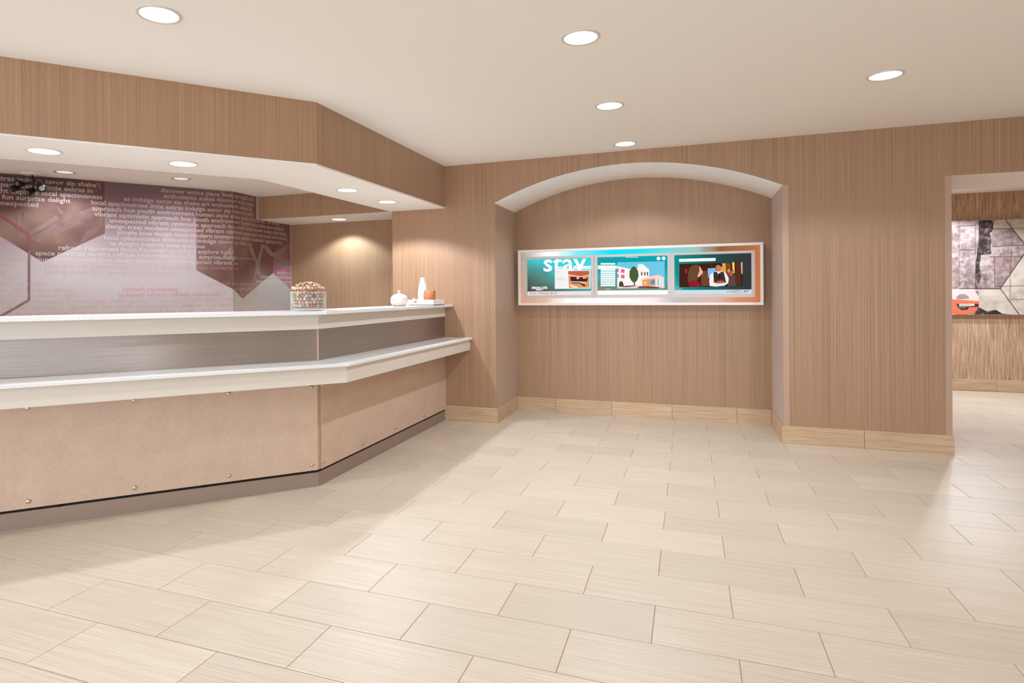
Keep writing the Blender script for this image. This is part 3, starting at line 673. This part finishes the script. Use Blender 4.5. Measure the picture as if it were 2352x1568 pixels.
# screen 2
zbar(s2, 1, (250, 252, 252), .045)
lay(s2, 'picture', [(1745, 458), (2546, 438), (2548, 893), (1745, 900)], (110, 195, 225), c1, 1)
lay(s2, 'picture_shape', [(1745, 520), (1960, 570), (2090, 560), (2090, 500), (2130, 482), (2180, 490), (2285, 580), (2285, 700), (2300, 850), (1745, 880)], (250, 236, 236), c1, 2)
lay(s2, 'picture_shape', [(1745, 860), (2100, 850), (2546, 850), (2548, 893), (1745, 900)], (226, 196, 190), c1, 3)
lay(s2, 'picture_shape', [(2080, 893), (2120, 862), (2280, 858), (2480, 880), (2430, 896)], (110, 66, 70), c1, 4)
lay(s2, 'picture_shape', [(1770, 862), (2050, 845), (2060, 856), (1900, 876)], (60, 60, 40), c1, 4)
lay(s2, 'tree_picture', [(1955, 600), (1990, 550), (2020, 520), (2060, 545), (2095, 600), (2108, 680), (2085, 760), (2045, 800), (2048, 850), (2025, 850), (2028, 805), (1985, 770), (1950, 700)], (72, 92, 52), c1, 5)
lay(s2, 'bush_picture', [(1772, 862), (1780, 800), (1805, 770), (1840, 790), (1860, 862)], (60, 70, 44), c1, 5)
lay(s2, 'picture_shape', [(2140, 745), (2240, 710), (2440, 665), (2520, 700), (2520, 725), (2390, 740), (2170, 780)], (246, 206, 196), c1, 5)
lay(s2, 'picture_shape', [(2170, 755), (2385, 725), (2385, 850), (2170, 850)], (226, 150, 96), c1, 6)
lay(s2, 'picture_shape', [(2310, 760), (2385, 755), (2385, 825), (2310, 825)], (80, 150, 180), c1, 7)
lay(s2, 'picture_shape', [(2195, 780), (2245, 776), (2245, 832), (2195, 832)], (240, 200, 110), c1, 7)
for x in (2390, 2450, 2495): lay(s2, 'picture_shape', [(x, 715), (x + 36, 715), (x + 36, 862), (x, 862)], (250, 225, 215), c1, 7)
for x, y in ((1745, 560), (1808, 572), (1745, 655), (1808, 665)):
    lay(s2, 'window_picture', [(x, y), (x + (24 if x < 1800 else 60), y + 3), (x + (24 if x < 1800 else 60), y + 66), (x, y + 58)], (216, 110, 130), c1, 4)
for x in (2148, 2200, 2245): lay(s2, 'window_picture', [(x, 620), (x + 22, 622), (x + 22, 684), (x, 674)], (96, 70, 76), c1, 4)
for i in range(10):
    if i == 1: lay(s2, 'menu_bar', [(1418, 508), (1740, 510), (1740, 568), (1418, 572)], (240, 250, 250), c1, 3)
    else:
        y = 468 + i * 37 if i == 0 else 500 + i * 37; R(s2, 'menu_bar', 1465, y, 1712, y + 28, (246, 250, 250), c1, 2)
for cx0 in (2443, 2530):
    lay(s2, 'hexagon_icon', [(cx0 + 34 * math.cos(math.radians(a_)), 392 - (cx0 - 2443) * .03 + 34 * math.sin(math.radians(a_))) for a_ in range(30, 390, 60)], (255, 255, 255), c1, 2)
R(s2, 'banner', 1885, 366, 2100, 374, (240, 250, 250), c1, 2); R(s2, 'text_line', 1540, 905, 1640, 912, (230, 235, 220), c1, 2)
# screen 3
zbar(s3, 2, (206, 212, 220), .042)
stext(s3, 'H 52\u00b0F / L 44\u00b0F', 1628, 972, 1915, .040, (90, 92, 100), c2, 2)
lay(s3, 'cloud_icon', [(1575 + 34 * math.cos(i * .5236), 952 + 19 * math.sin(i * .5236)) for i in range(12)], (90, 92, 100), c2, 2)
lay(s3, 'cloud_icon', [(1575 + 28 * math.cos(i * .5236), 952 + 14 * math.sin(i * .5236)) for i in range(12)], (212, 216, 224), c2, 3)
lay(s3, 'banner', [(733, 400), (1350, 383), (1350, 432), (733, 448)], (255, 255, 255), c2, 2)
lay(s3, 'picture', [(738, 485), (1806, 452), (1808, 862), (738, 880)], (62, 34, 26), c2, 2)
for pts, col, d in (([(1215, 560), (1350, 552), (1350, 720), (1225, 720)], (130, 180, 226), 3), ([(1450, 475), (1520, 470), (1530, 640), (1440, 600)], (216, 160, 70), 3), ([(1530, 470), (1600, 468), (1620, 850), (1560, 850)], (130, 74, 36), 3),
                    ([(1630, 455), (1668, 455), (1672, 640), (1640, 640)], (250, 205, 90), 4), ([(1780, 455), (1804, 455), (1804, 660), (1785, 640)], (220, 190, 160), 4), ([(1690, 456), (1775, 455), (1775, 850), (1690, 850)], (84, 46, 32), 3),
                    ([(1100, 600), (1215, 600), (1240, 850), (1110, 860)], (110, 66, 40), 3), ([(740, 520), (880, 520), (880, 760), (740, 760)], (70, 32, 30), 3), ([(830, 570), (870, 570), (870, 640), (835, 640)], (150, 50, 60), 4),
                    ([(885, 640), (905, 560), (950, 512), (1020, 492), (1080, 520), (1110, 570), (1060, 700), (1030, 780), (880, 800)], (104, 70, 46), 5),
                    ([(1075, 520), (1098, 545), (1115, 585), (1135, 610), (1128, 650), (1105, 665), (1085, 690), (1060, 715), (1045, 690), (1080, 600)], (236, 176, 150), 6),
                    ([(885, 790), (960, 760), (1040, 770), (1090, 830), (1100, 868), (915, 874)], (140, 30, 50), 6),
                    ([(1260, 660), (1300, 630), (1370, 600), (1440, 600), (1530, 640), (1575, 740), (1560, 810), (1500, 850), (1350, 866), (1250, 855), (1242, 760)], (236, 232, 232), 5),
                    ([(1312, 625), (1365, 612), (1410, 680), (1440, 610), (1490, 625), (1530, 800), (1320, 800)], (58, 50, 46), 6), ([(1398, 640), (1424, 640), (1436, 720), (1412, 730)], (30, 28, 30), 7),
                    ([(1352, 520), (1400, 480), (1450, 520), (1450, 580), (1400, 622), (1362, 590)], (196, 120, 90), 7), ([(1350, 520), (1360, 480), (1420, 462), (1465, 490), (1462, 540), (1440, 525), (1400, 500)], (50, 34, 28), 8),
                    ([(1345, 790), (1420, 760), (1490, 770), (1510, 800), (1420, 815), (1350, 815)], (190, 76, 50), 8), ([(1370, 812), (1510, 800), (1500, 820), (1400, 832)], (200, 200, 206), 9),
                    ([(1545, 610), (1555, 575), (1590, 570), (1600, 610), (1570, 640)], (200, 140, 110), 5), ([(1590, 650), (1615, 610), (1650, 570), (1660, 620), (1640, 660), (1600, 690)], (190, 96, 80), 6),
                    ([(1575, 680), (1680, 660), (1690, 860), (1560, 860)], (92, 70, 62), 5)):
    lay(s3, 'picture_shape', pts, col, c2, d)

# ------------------------------------------------------------------ things on the counter
TZ = 1.228
# candy bowl
bx, by = -2.53, 3.765
bowl = thing('glass_bowl', (bx, by, TZ), 'clear straight-sided glass bowl heaped with round candies on the countertop', 'bowl')
v, f = lathe_vf([(0.0005, 0), (.119, 0), (.1235, .004), (.1245, .05), (.1255, .134), (.1205, .134), (.1195, .05), (.117, .030), (.10, .022), (.0005, .020)], 64)
recalc(obj('bowl_wall', v, f, M_GLASS, bowl, True))
M_GBASE = alpha_mat('thick_glass_base', srgb(240, 244, 242), 0.45)
lathe('bowl_base', [(.0005, .003), (.110, .004), (.113, .012), (.098, .019), (.0005, .018)], (0, 0, 0), M_GBASE, bowl, 48)
cols = {'cream': (236, 206, 172), 'pink': (236, 160, 150), 'red': (214, 70, 60), 'orange': (226, 126, 70), 'green': (146, 158, 66), 'lime': (116, 168, 90), 'black': (70, 66, 66), 'peach': (232, 178, 140)}
CM = {}
rc = 0.0122
for nm, c in cols.items():
    m = mat('candy_' + nm, srgb(*c), 0.3, spec=0.6); k = N(m); tc = k.new('ShaderNodeTexCoord').outputs['Object']
    wv = k.new('ShaderNodeTexWave', wave_type='RINGS'); k.put(wv, 'Vector', tc); k.put(wv, 'Scale', 75.0); k.put(wv, 'Distortion', 5.0)
    k.base(k.ramp(wv.outputs['Fac'], [(0.25, srgb(*c)), (0.55, srgb(*[min(255, int(x * .6 + 110)) for x in c])), (0.8, srgb(*[int(x * .75) for x in c]))]))
    vv, ff = lathe_vf([(rc * math.cos(math.radians(a_)) + 1e-5, rc * math.sin(math.radians(a_)) * (.92 if a_ < 0 else .98)) for a_ in range(-90, 91, 22)] + [(1e-5, rc * .98)], 14)
    me = bpy.data.meshes.new('candy'); me.from_pydata(vv, [], ff); me.materials.append(m)
    for p in me.polygons: p.use_smooth = True
    CM[nm] = me
pos = []
def free(p, dmin=2 * rc * .97): return all((p - q_).length > dmin for q_ in pos)
R_in = .1185 - rc
for j in range(5):                        # against the glass
    z = .026 + rc + j * .0222; rr = min(R_in, .098 + j * .010)
    n = int(2 * math.pi * rr / (2 * rc * 1.03))
    for i in range(n):
        a_ = 2 * math.pi * (i + .5 * (j % 2)) / n; pos.append(Vector((rr * math.cos(a_), rr * math.sin(a_), z + random.uniform(-.001, .001))))
for j in range(9):                        # the heap
    rr = .106 - j * .0135; z = .150 + .046 * (1 - (rr / .118) ** 2)
    n = max(1, int(2 * math.pi * max(rr, 0) / (2 * rc * 1.02)))
    for i in range(n):
        a_ = 2 * math.pi * (i + .37 * j) / n; p = Vector((rr * math.cos(a_), rr * math.sin(a_), z + random.uniform(-.003, .004)))
        if free(p, 2 * rc * .9): pos.append(p)
names = ['cream'] * 6 + ['pink'] * 5 + ['peach'] * 6 + ['orange'] * 4 + ['red'] * 3 + ['green'] * 3 + ['lime'] * 2
cl = Vector((bx, by, 0)); cnt = 0
for p in pos[:290]:
    nm = random.choice(names)
    o = bpy.data.objects.new('candy', CM[nm]); COL.objects.link(o); o.location = (bx + p.x, by + p.y, TZ + p.z); o.rotation_euler = (random.uniform(0, 6), random.uniform(0, 6), random.uniform(0, 6))
    lvl = 'on top of the heap over the rim' if p.z > .172 else 'heaped just above the rim' if p.z > .134 else 'near the top inside the glass bowl' if p.z > .095 else 'halfway down inside the glass bowl' if p.z > .06 else 'at the bottom of the glass bowl'
    sd = 'facing the room' if p.x * .354 - p.y * .935 > .02 else 'on the office side'
    tag(o, '%s round candy %s, %s' % (nm, lvl, sd), 'candy', 'round candies in the glass bowl'); cnt += 1
# one dark candy with a white stick against the glass, facing the room
pd = Vector((.115, -.065)).normalized() * (.1195 - rc)
best = min((o for o in bpy.data.objects if o.name.startswith('candy')), key=lambda o: (Vector(o.location) - Vector((bx + pd.x * .9 + .01, by + pd.y - .02, TZ + .115))).length)
best.data = CM['black']; best.rotation_euler = (0, 0, 0); best['label'] = 'dark grey candy showing its white stick against the glass'; del best['group']
v, f = tube_vf([(0, 0, -rc * .8), (.001, 0, -.034)], .0018, 8); obj('stick', v, f, M_WHITE, best, True)
iv, if_ = [], []
for i in range(420):
    r_ = .096 * math.sqrt(random.random()); a_ = random.uniform(0, 6.283); z = random.uniform(.036, .15)
    if r_ > .072 + z * .1: continue
    vv, ff = lathe_vf([(rc * math.cos(math.radians(q_)) + 1e-5, rc * math.sin(math.radians(q_))) for q_ in range(-90, 91, 45)], 6, (r_ * math.cos(a_), r_ * math.sin(a_), z))
    b = len(iv); iv += vv; if_ += [tuple(x + b for x in p) for p in ff]
o = obj('candy_filling', iv, if_, CM['peach'].materials[0], None, True); o.location = (bx, by, TZ); o['kind'] = 'stuff'; tag(o, 'inner mass of candies filling the middle of the glass bowl', 'candy')

# round bud vase
m = M_CER = mat('speckled_ceramic', srgb(232, 224, 216), 0.4); k = N(m)
vo = k.new('ShaderNodeTexVoronoi'); k.put(vo, 'Vector', k.pos()); k.put(vo, 'Scale', 42.0)
k.base(k.ramp(vo.outputs['Distance'], [(0.0, srgb(110, 100, 96)), (0.10, srgb(130, 118, 110)), (0.16, srgb(210, 200, 190)), (1.0, srgb(216, 206, 196))]))
prof = [(.0005, 0), (.050, 0), (.064, .006), (.078, .024), (.0845, .050), (.080, .078), (.064, .100), (.040, .112), (.018, .117), (.0125, .122), (.012, .136), (.015, .149), (.0135, .150), (.009, .146), (.009, .12)]
vs = lathe('bud_vase', prof, (0, 0, 0), M_CER, None, 48); vs.location = (-2.555, 5.30, TZ)
tag(vs, 'squat round speckled white vase with a tiny neck beside the tray', 'vase')
# tray
M_TRAY = mat('white_lacquer', srgb(238, 234, 230), 0.3)
tx0, tx1, ty0, ty1 = -2.630, -2.360, 5.665, 5.965
tr = thing('serving_tray', ((tx0 + tx1) / 2, (ty0 + ty1) / 2, TZ), 'white rectangular tray with cut-out handle at the wall end of the countertop', 'tray')
K = [box('tray_base', tx0, tx1, ty0, ty1, TZ, TZ + .006, M_TRAY)]
hx0, hx1, hz0, hz1, zt = -2.575, -2.465, TZ + .026, TZ + .044, TZ + .056
for (yy0, yy1) in ((ty0, ty0 + .008), (ty1 - .008, ty1)):
    v = []
    for y in (yy0, yy1): v += [(tx0 - .028 if yy0 == ty0 else tx0, y, TZ), (tx1, y, TZ), (tx1, y, zt), (tx0, y, zt), (hx0, y, hz0), (hx1, y, hz0), (hx1, y, hz1), (hx0, y, hz1)]
    f = []
    for i in range(4):
        j = (i + 1) % 4; f += [(i, j, 4 + j, 4 + i), (8 + i, 12 + i, 12 + j, 8 + j), (i, 8 + i, 8 + j, j), (4 + i, 4 + j, 12 + j, 12 + i)]
    K.append(recalc(obj('handle_end', v, f, M_TRAY)))
for xx0 in (tx0, tx1 - .008): K.append(box('tray_side', xx0, xx0 + .008, ty0 + .008, ty1 - .008, TZ, zt, M_TRAY))
adopt(tr, *K)
# faceted vase
def petal_vase(c):
    prof = [(.036, 0), (.044, .03), (.050, .075), (.050, .11), (.046, .15), (.038, .19), (.029, .225), (.025, .25), (.0265, .272)]
    v, f = [], []; seg = 60
    for j in range(46):
        t_ = j / 45 * (len(prof) - 1); i0 = min(int(t_), len(prof) - 2); fr = t_ - i0
        r = prof[i0][0] * (1 - fr) + prof[i0 + 1][0] * fr; z = prof[i0][1] * (1 - fr) + prof[i0 + 1][1] * fr
        rowi = int(z / .034); ph = (rowi % 2) * math.pi / 10; zz_ = (z / .034) % 1
        for i in range(seg):
            a_ = 2 * math.pi * i / seg; lobe = abs(math.cos(5 * (a_ + ph)))
            rr = r * (0.90 + .13 * lobe ** .7 * (0.35 + .65 * math.sin(math.pi * min(1, zz_ * 1.05)) ** .5)); v.append((rr * math.cos(a_), rr * math.sin(a_), z))
    for j in range(45):
        for i in range(seg): a = j * seg + i; b = j * seg + (i + 1) % seg; f.append((a, b, b + seg, a + seg))
    f.append(tuple(range(seg))[::-1])
    o = obj('petal_vase', v, f, M_TRAY, None, True); o.location = c; return o
tag(petal_vase((-2.525, 5.79, TZ + .0065)), 'tall white vase with overlapping petal relief standing in the tray', 'vase')
m = M_CND = mat('copper_brown_wax', srgb(190, 112, 70), 0.4); k = N(m); X, Y, Z = k.sep(k.pos())
g_ = k.noise(k.comb(k.math('MULTIPLY', X, 20), k.math('MULTIPLY', Y, 20), k.math('MULTIPLY', Z, 260)), 1, 3); k.base(k.ramp(g_, [(.3, srgb(164, 86, 48)), (.7, srgb(206, 134, 92))]))
cd = lathe('pillar_candle', [(.0005, 0), (.0575, 0), (.059, .003), (.059, .139), (.056, .142), (.040, .137), (.0005, .134)], (0, 0, 0), M_CND, None, 40); cd.location = (-2.430, 5.745, TZ + .0065)
tag(cd, 'copper brown round candle standing at the front of the tray', 'candle')
th = lathe('tealight_holder', [(.0005, 0), (.026, 0), (.028, .004), (.028, .064), (.025, .066), (.025, .06), (.0005, .056)], (0, 0, 0), M_CHROME, None, 32); th.location = (-2.592, 5.72, TZ + .0065)
tag(th, 'small silver cup on the tray left of the petal vase', 'candle holder')

# ------------------------------------------------------------------ picture in the hall
PY = 10.075
art = thing('canvas_picture', (3.9, PY, 1.0), 'unframed wide collage canvas of grey concrete blocks on the hall wall', 'picture')
px0, px1, pz0, pz1 = 2.55, 4.72, 1.008, 2.250
m = M_ART = mat('collage_print', srgb(200, 180, 175), 0.6); k = N(m); Pn = k.pos(); X, Y, Z = k.sep(Pn)
g1 = k.noise(Pn, 6, 5, .7); g2_ = k.noise(Pn, 26, 4, .7)
v_ = k.math('ADD', k.math('MULTIPLY', g1, .7), k.math('MULTIPLY', g2_, .3))
k.base(k.ramp(v_, [(.34, srgb(96, 78, 74)), (.45, srgb(146, 124, 120)), (.53, srgb(184, 164, 158)), (.7, srgb(204, 186, 180))]))
K = [box('canvas', px0, px1, PY, HWY - .001, pz0, pz1, M_ART)]
def ap(x, y): p = onY(2180 + x / 6.535, 500 + y / 6.535, PY); return (p.x, p.z)
def apoly(name, pts, m, d, raw=False):
    pp = [ap(x, y) for x, y in pts]; K.append(obj(name, [(x, PY - d * .0008, min(max(z, pz0), pz1)) for x, z in pp], [tuple(range(len(pp)))], m))
M_A1 = blotch('collage_dark', srgb(36, 30, 28), srgb(62, 50, 48), srgb(150, 130, 124), 14)
M_A2 = blotch('collage_cream', srgb(182, 166, 150), srgb(202, 190, 174), srgb(212, 202, 188), 9)
M_A3 = blotch('collage_mauve', srgb(122, 102, 98), srgb(152, 130, 124), srgb(182, 160, 152), 16)
M_A4 = mat('collage_orange', srgb(226, 110, 78), 0.5); M_A5 = mat('collage_line', srgb(84, 64, 58), 0.6); M_A6 = mat('collage_pink', srgb(242, 196, 188), 0.5)
apoly('print_shape', [(445, 40), (640, 35), (665, 100), (645, 210), (600, 230), (640, 340), (620, 430), (635, 540), (480, 560), (455, 700), (480, 880), (420, 1080), (392, 1050), (400, 660), (445, 330)], M_A1, 1)
apoly('print_shape', [(30, 600), (130, 580), (150, 850), (130, 1060), (30, 1070)], M_A3, 1)
apoly('print_shape', [(660, 100), (640, 150), (935, 160), (845, 28), (690, 35)], M_A2, 1)
apoly('print_shape', [(940, 150), (850, 28), (1500, 10), (1500, 480), (1250, 480)], M_A2, 1)
apoly('print_shape', [(650, 165), (945, 160), (1124, 390), (1124, 410), (640, 430)], M_A3, 2)
apoly('print_shape', [(1124, 530), (1500, 60), (1900, 60), (1900, 1450), (1060, 1450), (765, 1060)], M_A2, 2)
apoly('print_shape', [(150, 1070), (760, 1062), (1040, 1450), (440, 1450), (440, 1100)], M_A2, 1)
apoly('print_shape', [(680, 590), (1080, 580), (780, 1040), (685, 1025)], M_A3, 2)
apoly('print_shape', [(380, 1450), (440, 1340), (560, 1400), (700, 1380), (800, 1440), (900, 1450)], M_A1, 2)
apoly('disc_print', [(30, 1070), (370, 1068), (440, 1180), (448, 1300), (420, 1380), (340, 1440), (110, 1452), (30, 1420)], M_A4, 3)
apoly('disc_print', [(30, 1070), (370, 1068), (440, 1180), (445, 1250), (30, 1220)], M_A6, 4)
apoly('disc_print', [(100, 1200), (150, 1150), (230, 1140), (290, 1180), (300, 1220), (120, 1222)], M_A3, 5)
apoly('disc_print', [(100, 1290), (440, 1290), (440, 1335), (300, 1340), (270, 1380), (180, 1384), (120, 1340)], M_A1, 5)
apoly('disc_print', [(150, 1290), (380, 1288), (380, 1322), (150, 1330)], M_A2, 6)
def aline(a, b, w=8, d=7):
    a = Vector(a); b = Vector(b); n = (b - a).normalized(); n = Vector((-n.y, n.x)) * w / 2
    apoly('print_line', [tuple(a + n), tuple(b + n), tuple(b - n), tuple(a - n)], M_A5, d)
for a, b in (((845, 28), (1130, 400)), ((1130, 530), (765, 1060)), ((765, 1060), (1050, 1452)), ((150, 1062), (765, 1060)), ((1130, 400), (1240, 480)), ((1130, 530), (1240, 480)), ((1240, 480), (1500, 480))): aline(a, b, 11)
for a, b in (((670, 590), (682, 1050)), ((600, 583), (1090, 575)), ((640, 432), (1124, 408)), ((148, 480), (385, 478)), ((146, 150), (146, 470)), ((148, 480), (146, 1060)), ((388, 100), (388, 1060)), ((650, 160), (1500, 155)), ((912, 690), (912, 1220)), ((912, 1222), (1500, 1222)), ((685, 1025), (1500, 1018)), ((925, 440), (925, 690)), ((120, 130), (400, 110))): aline(a, b, 5)
adopt(art, *K)
